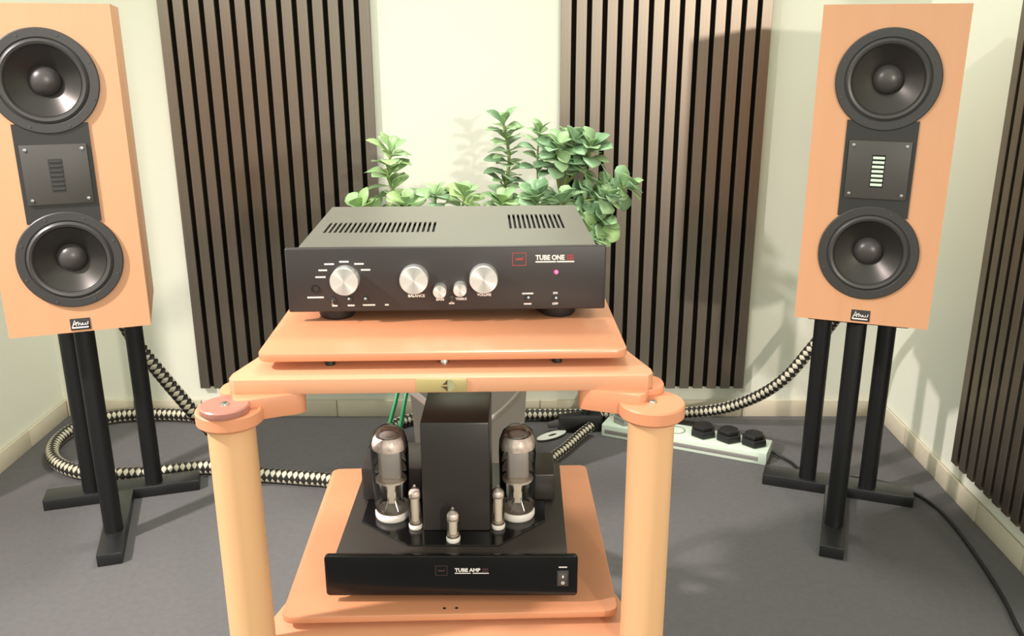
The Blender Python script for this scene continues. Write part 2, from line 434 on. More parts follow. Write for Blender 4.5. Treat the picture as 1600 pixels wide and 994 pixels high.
# ------------------------------------------------------------------ equipment rack
rack = thing('equipment_rack', 'orange birch equipment rack on two thick round columns', 'rack', (-0.0915, 0.9715, 0), R(2.0))
RX = 0.2437
for s_ in (-1, 1):
    c_ = B().lathe([(0, 0.0), (0.027, 0.0), (0.027, 0.6725), (0, 0.6725)], 48, at(s_ * RX, 0, 0)).build('column', 'wood_col', rack)
    B().lathe([(0, 0), (0.05, 0), (0.05, 0.018), (0.047, 0.021), (0.0272, 0.021)], 40, at(s_ * RX, 0, 0)).build('column_foot', 'wood_disc', c_)
    for nm, z0 in (('bracket', 0.6705), ('bracket', 0.309)):
        hi = z0 > 0.5
        br = B()
        if hi: br.lathe([(0, z0), (0.034, z0), (0.0382, z0 + 0.004), (0.0382, z0 + 0.0172), (0.0365, z0 + 0.0192), (0, z0 + 0.0192)], 48, at(s_ * RX, 0, 0))
        else: br.lathe([(0.0272, z0), (0.0382, z0), (0.0382, z0 + 0.0185), (0.0272, z0 + 0.0185), (0.0272, z0)], 48, at(s_ * RX, 0, 0))
        o = br.build(nm, 'wood_disc', rack)
        B().prism(rrect(-0.042, 0.040, -0.017, 0.017, 0.012), z0 + 0.003, z0 + 0.0295 if hi else z0 + 0.026, 0.001, at(s_ * 0.2015 if hi else s_ * 0.182, 0.020, 0) @ Matrix.Rotation(s_ * R(-20), 4, 'Z')).build('arm', 'wood_disc', o)
lcap = B().lathe([(0, 0.6897), (0.026, 0.6897), (0.0275, 0.6915), (0.0275, 0.6975), (0.0260, 0.6990), (0, 0.6990)], 40, at(-RX - 0.001, -0.014, 0)).build('lid', 'rose', rack); lab(lcap, 'rose-brown round lid')
for s_, z0 in ((-1, 0.6990), (1, 0.6897)):
    B().lathe([(0, z0), (0.0052, z0), (0.0050, z0 + 0.0014), (0.003, z0 + 0.002), (0, z0 + 0.0018)], 20, at(s_ * RX + (-0.001 if s_ < 0 else 0), -0.014 if s_ < 0 else -0.002, 0)).build('screw', 'steel', rack)
for zt in (0.739, 0.378):
    sl = B().prism(rrect(-0.219, 0.220, 0.040, 0.460, 0.014), zt - 0.0105, zt, 0.002).build('shelf', 'wood', rack)
    pz = zt - 0.0215
    B().prism([(-0.247, 0.020), (-0.240, 0.012), (0.240, 0.012), (0.247, 0.020), (0.247, 0.034), (0.205, 0.18), (0.205, 0.40), (-0.205, 0.40), (-0.205, 0.18), (-0.247, 0.034)], pz - 0.0185, pz, 0.0012).build('support_board', 'wood_edge', rack)
    for x, y in ((-0.137, 0.062), (0.0, 0.062), (0.137, 0.062), (-0.137, 0.36), (0.137, 0.36)):
        B().lathe([(0, pz), (0.0060, pz), (0.0060, pz + 0.003), (0.0035, pz + 0.0108), (0, pz + 0.0108)], 20, at(x, y, 0)).build('shelf_pad', 'steel' if abs(x) < 0.01 else 'black_rubber', rack)
# stub of each arm reaching out behind the column disc
for s_ in (-1, 1):
    x0, x1 = sorted((s_ * 0.264, s_ * 0.195))
    B().prism(rrect(x0, x1, 0.018, 0.066, 0.020), 0.6755, 0.6975, 0.001).build('arm_stub', 'wood_disc', rack)
# emblem plate on the front of the top board
pl = B().box(-0.031, 0.028, 0.0105, 0.0125, 0.7005, 0.7165, bevel=0.0004).build('emblem_plate', 'olive', rack); lab(pl, 'olive-gold name plate with a round emblem')
B().prism([(0.0, -0.0074)] + [(0.0074 * math.cos(R(a)), 0.0074 * math.sin(R(a))) for a in range(-80, 81, 16)] + [(0.0, 0.0074)], 0, 0.0004, 0, at(0.0070, 0.0106, 0.7085) @ FRONT).build('emblem_half_disc', 'olive_green', pl, smooth=False)
B().prism([(-0.0012, 0.0010), (-0.0012, 0.0074), (-0.0040, 0.0038), (-0.0072, 0.0010)], 0, 0.0004, 0, at(0.0070, 0.0106, 0.7085) @ FRONT).build('emblem_wing', 'olive_dark', pl, smooth=False)
B().prism([(-0.0012, -0.0010), (-0.0090, -0.0013), (-0.0052, -0.0036), (-0.0012, -0.0074)], 0, 0.0004, 0, at(0.0070, 0.0106, 0.7085) @ FRONT).build('emblem_wing', 'olive_dark', pl, smooth=False)
for x in (-0.008, 0.008):
    B().lathe([(0, 0.3779), (0.0022, 0.3779), (0.0020, 0.3784), (0, 0.3785)], 12, at(x, 0.052, 0)).build('shelf_screw', 'black_rubber', rack)

# ------------------------------------------------------------------ preamplifier on the top shelf
amp = thing('preamplifier', 'wide black preamplifier with silver knobs on the top shelf', 'amplifier', (-0.096, 1.134, 0.7394), R(2.4))
Z0, Z1 = 0.0135, 0.0985
B().box(-0.2055, 0.2055, 0.0, 0.008, Z0, Z1, bevel=0.0022, seg=3).build('front_panel', 'amp_face', amp)
body = B().box(-0.188, 0.191, 0.0075, 0.292, Z0 + 0.004, Z1 - 0.0075).build('chassis', 'slot', amp, smooth=False)

def slotted_sheet(x0, x1, y0, y1, z, th, slots):
    xs = sorted({x0, x1} | {v for s in slots for v in s[:2]}); ys = sorted({y0, y1} | {v for s in slots for v in s[2:]})
    bb = B(); V = {}
    def vv(i, j):
        if (i, j) not in V: V[(i, j)] = bb.bm.verts.new((xs[i], ys[j], z))
        return V[(i, j)]
    fs = []
    for i in range(len(xs) - 1):
        for j in range(len(ys) - 1):
            cx, cy = (xs[i] + xs[i + 1]) / 2, (ys[j] + ys[j + 1]) / 2
            if any(a < cx < b and c < cy < d for a, b, c, d in slots): continue
            fs.append(bb.bm.faces.new((vv(i, j), vv(i + 1, j), vv(i + 1, j + 1), vv(i, j + 1))))
    r = bmesh.ops.extrude_face_region(bb.bm, geom=fs)
    for v in [g for g in r['geom'] if isinstance(g, bmesh.types.BMVert)]: v.co.z -= th
    bmesh.ops.recalc_face_normals(bb.bm, faces=bb.bm.faces[:])
    return bb
slots = []
for k in range(22):
    x = -0.1735 + k * 0.00712; slots.append((x, x + 0.0036, 0.100, 0.170))
for k in range(12):
    x = 0.084 + k * 0.0068; slots.append((x, x + 0.0036, 0.118, 0.222))
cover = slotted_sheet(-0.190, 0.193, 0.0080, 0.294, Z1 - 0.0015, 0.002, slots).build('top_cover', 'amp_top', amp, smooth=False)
for s_, x in ((-1, -0.190), (1, 0.1914)):
    B().box(x, x + 0.0016, 0.0080, 0.294, Z0 + 0.003, Z1 - 0.0034).build('side_cover', 'amp_top', amp, smooth=False)
for x in (-0.148, 0.146):
    for y in (0.030, 0.255):
        B().lathe([(0, 0), (0.021, 0), (0.0235, 0.004), (0.0235, 0.0150), (0, 0.0150)], 32, at(x, y, 0)).build('foot', 'black_rubber', amp)
def knob(x, z, r, h):
    return B().lathe([(0, 0), (r * 1.0, 0), (r * 1.0, h - 0.001), (r * 0.96, h), (0, h)], 48, at(x, 0, z - 0.739) @ FRONT).build('knob', 'turned', amp)
for x, z in ((-0.130, 0.797), (-0.042, 0.7975), (0.0470, 0.7975)): knob(x, z, 0.0182, 0.017)
for x, z in ((-0.0095, 0.782), (0.0165, 0.784)): knob(x, z, 0.0086, 0.016)
def bar(x0, x1, z, h=0.0021, m_='print'):
    B().box(x0, x1, -0.0003, 0.0002, z - 0.739 - h / 2, z - 0.739 + h / 2).build('marking', m_, amp, smooth=False)
# unreadable small print round the source knob and below the sockets
for x, z, w in ((-0.162, 0.7995, 0.013), (-0.1585, 0.8085, 0.011), (-0.1500, 0.8165, 0.0125), (-0.1310, 0.8195, 0.012), (-0.1120, 0.8165, 0.012), (-0.1040, 0.8085, 0.012),
                (-0.170, 0.7725, 0.021), (-0.1460, 0.7610, 0.007), (-0.1250, 0.7612, 0.009), (-0.1020, 0.7615, 0.016), (-0.0790, 0.7615, 0.005),
                (0.104, 0.7745, 0.0145), (0.104, 0.7605, 0.010), (0.005, 0.7625, 0.007)):
    bar(x - w / 2, x + w / 2, z)
text('lettering', 'BALANCE', 0.0050, -0.0510, -0.0001, 0.7715 - 0.739, 'print', amp, 0.0002, 0.0215)
text('lettering', 'VOLUME', 0.0050, 0.0380, -0.0001, 0.7720 - 0.739, 'print', amp, 0.0002, 0.0185)
text('lettering', 'BASS', 0.0042, -0.0150, -0.0001, 0.7665 - 0.739, 'print', amp, 0.0002, 0.0105)
text('lettering', 'TREBLE', 0.0042, 0.0100, -0.0001, 0.7670 - 0.739, 'print', amp, 0.0002, 0.0145)
text('lettering', 'ON', 0.0040, 0.1370, -0.0001, 0.7735 - 0.739, 'print', amp, 0.0002, 0.006)
text('lettering', 'OFF', 0.0040, 0.1362, -0.0001, 0.7590 - 0.739, 'print', amp, 0.0002, 0.0078)
text('lettering', 'TUBE ONE', 0.0088, 0.1140, -0.0001, 0.8195 - 0.739, 'print', amp, 0.0004, 0.0375)
text('lettering', 'SE', 0.0088, 0.1540, -0.0001, 0.8195 - 0.739, 'print_red', amp, 0.0004, 0.0100)
bar(0.1140, 0.1405, 0.8168, 0.0019); bar(0.1415, 0.1640, 0.8168, 0.0019)
lg = B()
for a in ((-0.0092, 0.0092, 0.0076, 0.0088), (-0.0092, 0.0092, -0.0088, -0.0076), (-0.0092, -0.0080, -0.0076, 0.0076), (0.0080, 0.0092, -0.0076, 0.0076)):
    lg.box(0.093 + a[0], 0.093 + a[1], -0.0003, 0.0002, 0.0815 + a[2], 0.0815 + a[3])
lg = lg.build('logo_frame', 'print_red', amp, smooth=False)
B().prism([(-0.0050, -0.0020), (0.0048, -0.0020), (0.0056, 0.0034), (0.0034, 0.0008), (0.0006, 0.0016), (-0.0022, 0.0006), (-0.0050, 0.0008)], 0, 0.0004, 0, at(0.093, 0.0, 0.0820) @ FRONT).build('logo_mark', 'print_red', lg, smooth=False)
B().lathe([(0, 0.0), (0.0026, 0.0), (0.0024, 0.0016), (0.0012, 0.0026), (0, 0.003)], 20, at(0.141, 0, 0.803 - 0.739) @ FRONT).build('led', 'led', amp)
def toggle(x, z, up):
    s_ = B().lathe([(0, 0), (0.0038, 0), (0.0036, 0.0022), (0.002, 0.0026), (0, 0.0026)], 16, at(x, 0, z - 0.739) @ FRONT).build('switch', 'black_metal', amp)
    B().tube([(x, -0.0015, z - 0.739), (x + 0.0006, -0.0085, z - 0.739 + up * 0.0036)], 0.0009, 10, r_end=0.0016).build('lever', 'steel', s_)
for x, z, u in ((-0.1480, 0.7690, -1), (-0.1270, 0.7690, 1), (-0.1060, 0.7690, 1), (0.1040, 0.7680, 1), (0.1400, 0.7670, 1), (0.0045, 0.7700, -1)): toggle(x, z, u)
B().lathe([(0, -0.002), (0.0036, -0.002), (0.0040, 0.0007), (0.0052, 0.0009), (0.0054, 0.0)], 24, at(-0.1695, 0, 0.784 - 0.739) @ FRONT).build('headphone_jack', 'slot', amp)

# ------------------------------------------------------------------ tube power amplifier on the lower shelf
ta = thing('tube_amplifier', 'gloss black tube power amplifier on the lower shelf', 'amplifier', (-0.092, 1.0345, 0.3786), 0.0)
B().prism(rrect(-0.1655, 0.1655, 0.011, 0.0705, 0.005), -0.008, 0.0, 0.0012, FRONT @ Matrix.Identity(4)).build('front_panel', 'gloss_black', ta)
B().box(-0.152, 0.152, 0.0075, 0.272, 0.014, 0.0690, bevel=0.001).build('chassis', 'black_metal', ta)
for x in (-0.13, 0.13):
    for y in (0.04, 0.24): B().lathe([(0, 0), (0.013, 0), (0.015, 0.004), (0.015, 0.0145), (0, 0.0145)], 24, at(x, y, 0)).build('foot', 'black_rubber', ta)
B().prism([(-0.131, 0.088), (-0.060, 0.026), (0.062, 0.026), (0.125, 0.090), (0.125, 0.262), (-0.131, 0.262)], 0.0690, 0.0712, 0.0006).build('deck_plate', 'gloss_black', ta, smooth=False)
B().box(-0.042, 0.049, 0.062, 0.172, 0.0712, 0.232, bevel=0.0025).build('transformer_cover', 'black_metal', ta)
B().box(-0.139, -0.052, 0.148, 0.236, 0.0712, 0.122, bevel=0.002).build('transformer_cover', 'black_metal', ta)
B().box(0.060, 0.140, 0.148, 0.222, 0.0712, 0.112, bevel=0.002).build('transformer_cover', 'black_metal', ta)
text('lettering', 'TUBE AMP', 0.0072, 0.0045, -0.0001, 0.0475, 'print', ta, 0.0003, 0.0335)
text('lettering', 'SE', 0.0072, 0.0400, -0.0001, 0.0475, 'print_dim', ta, 0.0003, 0.0088)
B().box(0.0045, 0.0255, -0.0003, 0.0002, 0.0445, 0.0458).build('marking', 'print', ta, smooth=False)
B().box(0.0280, 0.0490, -0.0003, 0.0002, 0.0445, 0.0458).build('marking', 'print', ta, smooth=False)
l2 = B()
for a in ((-0.008, 0.008, 0.0066, 0.0076), (-0.008, 0.008, -0.0076, -0.0066), (-0.008, -0.007, -0.0066, 0.0066), (0.007, 0.008, -0.0066, 0.0066)):
    l2.box(-0.013 + a[0], -0.013 + a[1], -0.0003, 0.0002, 0.0490 + a[2], 0.0490 + a[3])
l2 = l2.build('logo_frame', 'print_dim', ta, smooth=False)
B().prism([(-0.0044, -0.0018), (0.0042, -0.0018), (0.0048, 0.0028), (0.003, 0.0006), (-0.0044, 0.0008)], 0, 0.0004, 0, at(-0.013, 0, 0.0495) @ FRONT).build('logo_mark', 'print_dim', l2, smooth=False)
B().box(0.1405, 0.1515, -0.0003, 0.0002, 0.0535, 0.0550).build('marking', 'print', ta, smooth=False)
sw = B().box(0.1385, 0.1535, -0.0018, 0.001, 0.0265, 0.0490, bevel=0.0006).build('power_switch', 'black_plastic', ta)
B().box(0.1402, 0.1518, -0.0045, 0.0, 0.0290, 0.0470, bevel=0.0012, m=at(0, 0, 0)).build('rocker', 'plate', sw)
B().box(0.1450, 0.1470, -0.0049, -0.0044, 0.0410, 0.0445).build('switch_mark', 'print', sw, smooth=False)
B().lathe([(0.0011, 0), (0.0021, 0), (0.0021, 0.0004), (0.0011, 0.0004), (0.0011, 0)], 16, at(0.146, -0.0045, 0.0335) @ FRONT).build('switch_mark', 'print', sw)
def big_tube(x, y):
    z = 0.0712
    t = B().lathe([(0, z), (0.0225, z), (0.0240, z + 0.003), (0.0240, z + 0.009), (0.0225, z + 0.011), (0, z + 0.011)], 40, at(x, y, 0)).build('power_tube', 'ceramic', ta)
    B().lathe([(0.0215, z + 0.010), (0.0240, z + 0.016), (0.0250, z + 0.050), (0.0262, z + 0.100), (0.0252, z + 0.116), (0.0205, z + 0.129), (0.0120, z + 0.136), (0.0, z + 0.138)], 40, at(x, y, 0)).build('glass_envelope', 'glass', t)
    B().lathe([(0.0100, z + 0.1035), (0.0185, z + 0.1040), (0.0238, z + 0.1060), (0.0242, z + 0.1120), (0.0226, z + 0.1190), (0.0185, z + 0.1240)], 40, at(x, y, 0)).build('getter_flash', 'getter', t)
    B().lathe([(0, z + 0.1230), (0.0130, z + 0.1230), (0.0130, z + 0.1245), (0, z + 0.1245)], 16, at(x, y, 0)).build('top_disc', 'anode', t)
    B().tube([(x, y, z + 0.100), (x, y, z + 0.124)], 0.0014, 8).build('support_wire', 'steel', t)
    B().box(x - 0.0155, x + 0.0155, y - 0.009, y + 0.009, z + 0.060, z + 0.102, bevel=0.004).build('anode', 'anode', t)
    B().lathe([(0, z + 0.0560), (0.0215, z + 0.0560), (0.0215, z + 0.0592), (0, z + 0.0592)], 14, at(x, y, 0)).build('mica_spacer', 'mica', t)
    B().box(x - 0.006, x + 0.006, y - 0.004, y + 0.004, z + 0.020, z + 0.0565, bevel=0.001).build('stem_press', 'mica', t)
    for k in range(4):
        a = R(45 + 90 * k)
        B().tube([(x + 0.013 * math.cos(a), y + 0.013 * math.sin(a), z + 0.010), (x + 0.006 * math.cos(a), y + 0.004 * math.sin(a), z + 0.030), (x + 0.0125 * math.cos(a), y + 0.007 * math.sin(a), z + 0.057)], 0.0011, 8, samples=4).build('support_wire', 'steel', t)
big_tube(-0.0895, 0.104); big_tube(0.0865, 0.106)
def small_tube(x, y, h):
    z = 0.0712; r = 0.0088
    t = B().lathe([(0, z), (r * 1.02, z), (r * 1.08, z + 0.002), (r * 1.08, z + 0.0055), (r, z + 0.0065), (0, z + 0.0065)], 24, at(x, y, 0)).build('signal_tube', 'ceramic', ta)
    B().lathe([(r * 0.98, z + 0.006), (r, z + 0.010), (r, z + h - 0.009), (r * 0.85, z + h - 0.005), (r * 0.35, z + h - 0.002), (r * 0.2, z + h + 0.002), (0, z + h + 0.003)], 24, at(x, y, 0)).build('glass_envelope', 'glass', t)
    B().lathe([(r * 0.9, z + h - 0.013), (r * 0.92, z + h - 0.0095), (r * 0.75, z + h - 0.006), (0, z + h - 0.0045)], 24, at(x, y, 0)).build('getter_flash', 'getter', t)
    B().lathe([(0, z + 0.011), (r * 0.62, z + 0.011), (r * 0.62, z + h - 0.0165), (0, z + h - 0.0165)], 16, at(x, y, 0)).build('anode', 'mica', t)
    for zz in (z + 0.0095, z + h - 0.0160): B().lathe([(0, zz), (r * 0.9, zz), (r * 0.9, zz + 0.001), (0, zz + 0.001)], 16, at(x, y, 0)).build('mica_spacer', 'mica', t)
small_tube(-0.0535, 0.072, 0.062); small_tube(0.0600, 0.072, 0.062); small_tube(0.0005, 0.038, 0.047)
for x in (-0.115, -0.100):
    B().lathe([(0, 0), (0.006, 0), (0.006, 0.012), (0.004, 0.016), (0, 0.016)], 16, at(x, 0.256, 0.0690)).build('terminal', 'black_rubber', ta)

# ------------------------------------------------------------------ cables at the rack
def cable(name, label, cat, pts, r, m_, per=10, n=12, uv=False, group=None):
    return tag(B().tube(pts, r, n, per, uv=uv).build(name, m_, None, angle=80), label, cat, group)
cable('speaker_wire', 'thin green wire hanging behind the left tube, the outer of two', 'cable', [(-0.208, 1.2905, 0.464), (-0.209, 1.292, 0.50), (-0.194, 1.315, 0.56), (-0.180, 1.40, 0.64), (-0.170, 1.455, 0.70), (-0.170, 1.452, 0.79), (-0.170, 1.440, 0.80)], 0.0032, 'green_wire', group='green wires behind the tube amplifier')
cable('speaker_wire', 'thin green wire hanging behind the left tube, the one nearer the transformer', 'cable', [(-0.191, 1.2905, 0.464), (-0.190, 1.292, 0.50), (-0.180, 1.315, 0.56), (-0.164, 1.40, 0.64), (-0.154, 1.455, 0.70), (-0.154, 1.452, 0.79), (-0.154, 1.440, 0.80)], 0.0032, 'green_wire', group='green wires behind the tube amplifier')
cable('interconnect_cable', 'grey signal cable hanging in a loop behind the black transformer', 'cable', [(-0.235, 1.47, 0.66), (-0.215, 1.47, 0.54), (-0.170, 1.47, 0.485), (-0.115, 1.47, 0.450), (-0.055, 1.47, 0.450), (0.005, 1.47, 0.510), (0.035, 1.47, 0.57), (0.040, 1.47, 0.68), (0.030, 1.455, 0.79), (0.030, 1.445, 0.80)], 0.0058, 'grey_wire')

# ------------------------------------------------------------------ braided hoses on the floor
HZ = 0.019
cable('braided_cable', 'thick black and cream braided cable looping on the carpet behind the left stand', 'cable',
      [(-1.005, 2.060, 0.560), (-0.990, 2.110, 0.470), (-0.968, 2.150, 0.365), (-0.930, 2.165, 0.285), (-0.880, 2.180, 0.195), (-0.845, 2.200, 0.125), (-0.805, 2.240, 0.045), (-0.790, 2.310, HZ),
       (-0.815, 2.395, HZ), (-0.900, 2.455, HZ), (-1.060, 2.482, HZ), (-1.190, 2.470, HZ), (-1.270, 2.400, HZ), (-1.285, 2.290, HZ), (-1.235, 2.180, HZ), (-1.130, 2.110, HZ), (-0.980, 2.100, HZ), (-0.830, 2.138, HZ), (-0.760, 2.125, HZ),
       (-0.680, 2.100, HZ), (-0.560, 2.080, HZ), (-0.470, 2.060, HZ), (-0.36, 1.98, HZ), (-0.24, 1.80, 0.06), (-0.15, 1.60, 0.24), (-0.115, 1.46, 0.405), (-0.112, 1.38, 0.408), (-0.112, 1.310, 0.406)], 0.0175, 'braid', per=12, n=16, uv=True)
cable('braided_cable', 'black and cream braided cable sagging from the right loudspeaker to the carpet along the wall', 'cable',
      [(0.815, 2.120, 0.570), (0.830, 2.200, 0.470), (0.822, 2.290, 0.365), (0.773, 2.300, 0.284), (0.722, 2.310, 0.206), (0.668, 2.345, 0.140), (0.600, 2.400, 0.080), (0.530, 2.445, 0.045), (0.440, 2.470, 0.028), (0.300, 2.480, HZ), (0.120, 2.482, HZ), (-0.050, 2.478, HZ), (-0.30, 2.455, HZ), (-0.38, 2.380, HZ), (-0.40, 2.25, HZ)], 0.0160, 'braid', per=12, n=16, uv=True)
cable('power_cable', 'braided mains cable running from the black plug towards the tube amplifier', 'cable',
      [(0.196, 2.378, 0.026), (0.165, 2.335, 0.022), (0.120, 2.255, HZ), (0.075, 2.180, HZ), (0.030, 2.060, HZ), (0.000, 1.85, 0.05), (-0.020, 1.60, 0.24), (-0.010, 1.44, 0.400), (-0.010, 1.312, 0.412)], 0.0140, 'braid', per=10, n=14, uv=True)
pp = thing('mains_plug', 'long black mains plug lying at the left end of the pale power strip', 'plug', (0.150, 2.408, 0.0), R(8))
B().prism([(-0.045, -0.012), (0.010, -0.020), (0.075, -0.020), (0.082, -0.012), (0.082, 0.012), (0.075, 0.020), (0.010, 0.020), (-0.045, 0.012)], 0.002, 0.052, 0.006).build('plug_body', 'black_rubber', pp)
B().tube([(-0.040, 0, 0.027), (-0.075, 0, 0.022)], 0.013, 14, r_end=0.009).build('strain_relief', 'black_plastic', pp)
B().tube([(0.030, 0.0, 0.050), (0.050, 0.0, 0.085), (0.085, 0.01, 0.150), (0.105, 0.015, 0.230)], 0.011, 12, 6).build('cord', 'black_rubber', pp)
tg = B()
tp = []
for k in range(28):
    a = 2 * math.pi * k / 28
    tp.append((a, 0.050 * math.cos(a), 0.019 * math.sin(a)))
o_ = [tg.bm.verts.new((x, y, 0.003 + 0.012 * (x + 0.044))) for a, x, y in tp]; i_ = [tg.bm.verts.new((x * 0.30 + 0.003, y * 0.28, 0.003 + 0.012 * (x * 0.3 + 0.044))) for a, x, y in tp]
for k in range(28): tg.bm.faces.new((o_[k], o_[(k + 1) % 28], i_[(k + 1) % 28], i_[k]))
r = bmesh.ops.extrude_face_region(tg.bm, geom=tg.bm.faces[:])
for v in [g for g in r['geom'] if isinstance(g, bmesh.types.BMVert)]: v.co.z += 0.0012
bmesh.ops.recalc_face_normals(tg.bm, faces=tg.bm.faces[:])
tgo = tg.build('cable_tag', 'white'); tgo.location = (0.085, 2.360, 0.004); tgo.rotation_euler = (0, 0, R(35))
tag(tgo, 'white oval paper tag with a hole lying beside the black plug', 'tag')

# ------------------------------------------------------------------ power strip with plugs
ang = math.atan2(2.185 - 2.373, 0.646 - 0.227); PS_L, PS_W, PS_H = 0.462, 0.092, 0.036
ps = thing('power_strip', 'pale mint metal power strip on the carpet behind the right column', 'power strip', (0.227, 2.373, 0), ang)
B().box(0, PS_L, 0, PS_W, 0.0, PS_H, bevel=0.003).build('housing', 'mint', ps)
B().box(0.010, PS_L - 0.022, -0.0012, 0.001, 0.010, 0.022, bevel=0.0008).build('side_rail', 'grey_metal', ps)
sock_x = (0.055, 0.130, 0.205, 0.280, 0.350, 0.418)
for x in sock_x: B().lathe([(0.020, PS_H - 0.002), (0.0225, PS_H + 0.0012), (0.0245, PS_H + 0.0012), (0.0250, PS_H - 0.001)], 28, at(x, PS_W * 0.52, 0)).build('outlet', 'socket', ps)
def plug(i, m_, label):
    x = sock_x[i]; c, s_ = math.cos(ang), math.sin(ang); y = PS_W * 0.52
    p = thing('schuko_plug', label, 'plug', (0.227 + x * c - y * s_, 2.373 + x * s_ + y * c, PS_H + 0.0012), ang + R(12), 'angled plugs in the power strip')
    B().prism([(0.035 * math.cos(R(a)), 0.037 * math.sin(R(a))) for a in (30, 75, 105, 150, 205, 270, 335)], 0.0, 0.018, 0.003).build('plug_body', m_, p)
    B().prism([(0.027 * math.cos(R(a)), 0.029 * math.sin(R(a))) for a in (30, 75, 105, 150, 205, 270, 335)], 0.017, 0.030, 0.004).build('grip', m_, p)
    return p
plug(3, 'black_rubber', 'black angled plug in the power strip, nearest the rack column')
plug(4, 'black_rubber', 'black angled plug in the power strip, middle of the three')
plug(5, 'black_rubber', 'black angled plug at the right end of the power strip')
plug(0, 'grey_metal', 'pale grey plug at the left end of the power strip')
cable('mains_cable', 'thin black cord on the carpet along the right wall towards the photo corner', 'cable', [(0.680, 2.245, 0.012), (0.715, 2.200, 0.006), (0.735, 2.145, 0.006), (0.80, 2.118, 0.006), (0.90, 2.092, 0.006), (0.972, 2.030, 0.006), (1.002, 1.933, 0.006), (0.999, 1.791, 0.006), (0.979, 1.608, 0.006), (0.954, 1.483, 0.006), (0.92, 1.30, 0.006)], 0.0042, 'black_rubber', per=8, n=10)

# wall outlet on the left wall
wo = thing('wall_outlet', 'white wall outlet on the left wall at the photo edge', 'outlet', (LEFT_X, 2.165, 0.30), R(90))
B().prism(rrect(-0.040, 0.040, -0.040, 0.040, 0.006), 0, 0.009, 0.002, FRONT).build('cover_plate', 'white', wo)
B().lathe([(0, 0.006), (0.018, 0.006), (0.021, 0.0098), (0.023, 0.0098), (0.024, 0.0085)], 28, FRONT).build('outlet_well', 'white', wo)

# ------------------------------------------------------------------ potted plant behind the rack
PX, PY = -0.13, 2.20
plant = thing('potted_plant', 'leafy green plant in a tall dark grey planter behind the rack', 'plant', (PX, PY, 0))
pb = B()
def sq(h, w): return [pb.bm.verts.new((sx * w, sy * w, h)) for sx, sy in ((-1, -1), (1, -1), (1, 1), (-1, 1))]
r0, r1, r2, r3 = sq(0.0, 0.128), sq(0.62, 0.160), sq(0.62, 0.145), sq(0.57, 0.142)
fs = [pb.bm.faces.new(r0[::-1]), pb.bm.faces.new(r3)]
for a, b_ in ((r0, r1), (r1, r2), (r2, r3)):
    for k in range(4): fs.append(pb.bm.faces.new((a[k], a[(k + 1) % 4], b_[(k + 1) % 4], b_[k])))
bmesh.ops.recalc_face_normals(pb.bm, faces=fs)
pb.build('planter', 'planter', plant, smooth=False)
so = B()
so.box(-0.1425, 0.1425, -0.1425, 0.1425, 0.571, 0.592, bevel=0.004).build('soil', 'soil', plant)

def leaf_mesh(name, m_, w):
    bb = B(); rows = [(0.0, 0.03), (0.14, 0.07), (0.35, 0.27), (0.58, 0.42), (0.76, 0.40), (0.90, 0.24), (1.0, 0.02)]
    vs_ = []
    for t, hw in rows:
        zc = 0.07 * math.sin(t * 2.8) - 0.10 * t * t
        vs_.append([bb.bm.verts.new((t, -hw * w, zc + hw * w * 0.22)), bb.bm.verts.new((t, 0, zc)), bb.bm.verts.new((t, hw * w, zc + hw * w * 0.22))])
    for a, b_ in zip(vs_, vs_[1:]):
        for k in range(2): bb.bm.faces.new((a[k], b_[k], b_[k + 1], a[k + 1]))
    r = bmesh.ops.extrude_face_region(bb.bm, geom=bb.bm.faces[:])
    for v in [g for g in r['geom'] if isinstance(g, bmesh.types.BMVert)]: v.co.z += 0.016
    bmesh.ops.recalc_face_normals(bb.bm, faces=bb.bm.faces[:])
    me = bpy.data.meshes.new(name); bb.bm.to_mesh(me); bb.bm.free(); me.shade_smooth(); me.materials.append(M[m_]); return me
LEAF = {'g': [leaf_mesh('leaf', 'leaf', w) for w in (0.68, 0.85)], 'y': [leaf_mesh('leaf', 'leaf_y', w) for w in (0.68, 0.85)]}

LEAVES = []
def stem(pts, r, n, kind, size, start=0.25, tip=4, flat=0.0):
    """pts in world metres; n leaves in a spiral along the stem from `start`, then `tip` leaves opening at its end"""
    P = [Vector(p) - Vector((PX, PY, 0)) for p in pts]
    S = smooth_path(P, 8)
    st_ = B().tube(S, r, 8, r_end=r * 0.55).build('stem', 'stem', plant)
    N = len(S) - 1; ph = random.uniform(0, 6.28)
    n = int(n * 1.65)
    for k in range(n + tip):
        at_tip = k >= n
        f = 1.0 if at_tip else start + (0.97 - start) * k / max(1, n - 1)
        i = min(N, int(round(f * N))); p = S[i]
        t = (S[min(i + 1, N)] - S[max(i - 1, 0)]).normalized()
        a = ph + k * 2.4 + random.uniform(-0.3, 0.3)
        x = t.orthogonal().normalized(); y = t.cross(x)
        out = x * math.cos(a) + y * math.sin(a)
        lift = random.uniform(0.9, 1.6) if at_tip else random.uniform(-0.05, 0.55)
        d = out + t * lift
        d.z += random.uniform(-0.15, 0.25) - flat
        d.normalize()
        nrm = Vector((0.12, -0.30, 0.85)) + t * 0.4 + Vector((random.uniform(-.35, .35), random.uniform(-.35, .35), 0))
        nrm = nrm - d * nrm.dot(d)
        if nrm.length < 1e-3: nrm = d.orthogonal()
        nrm.normalize(); side = nrm.cross(d).normalized()
        L = size * 1.02 * random.uniform(0.75, 1.15) * (0.85 if at_tip else 1.0)
        mw = Matrix((d * L, side * L, nrm * L)).transposed().to_4x4(); mw.translation = p
        LEAVES.append((L * (1.5 - p.y), st_, kind, random.randrange(2), mw))
    return st_
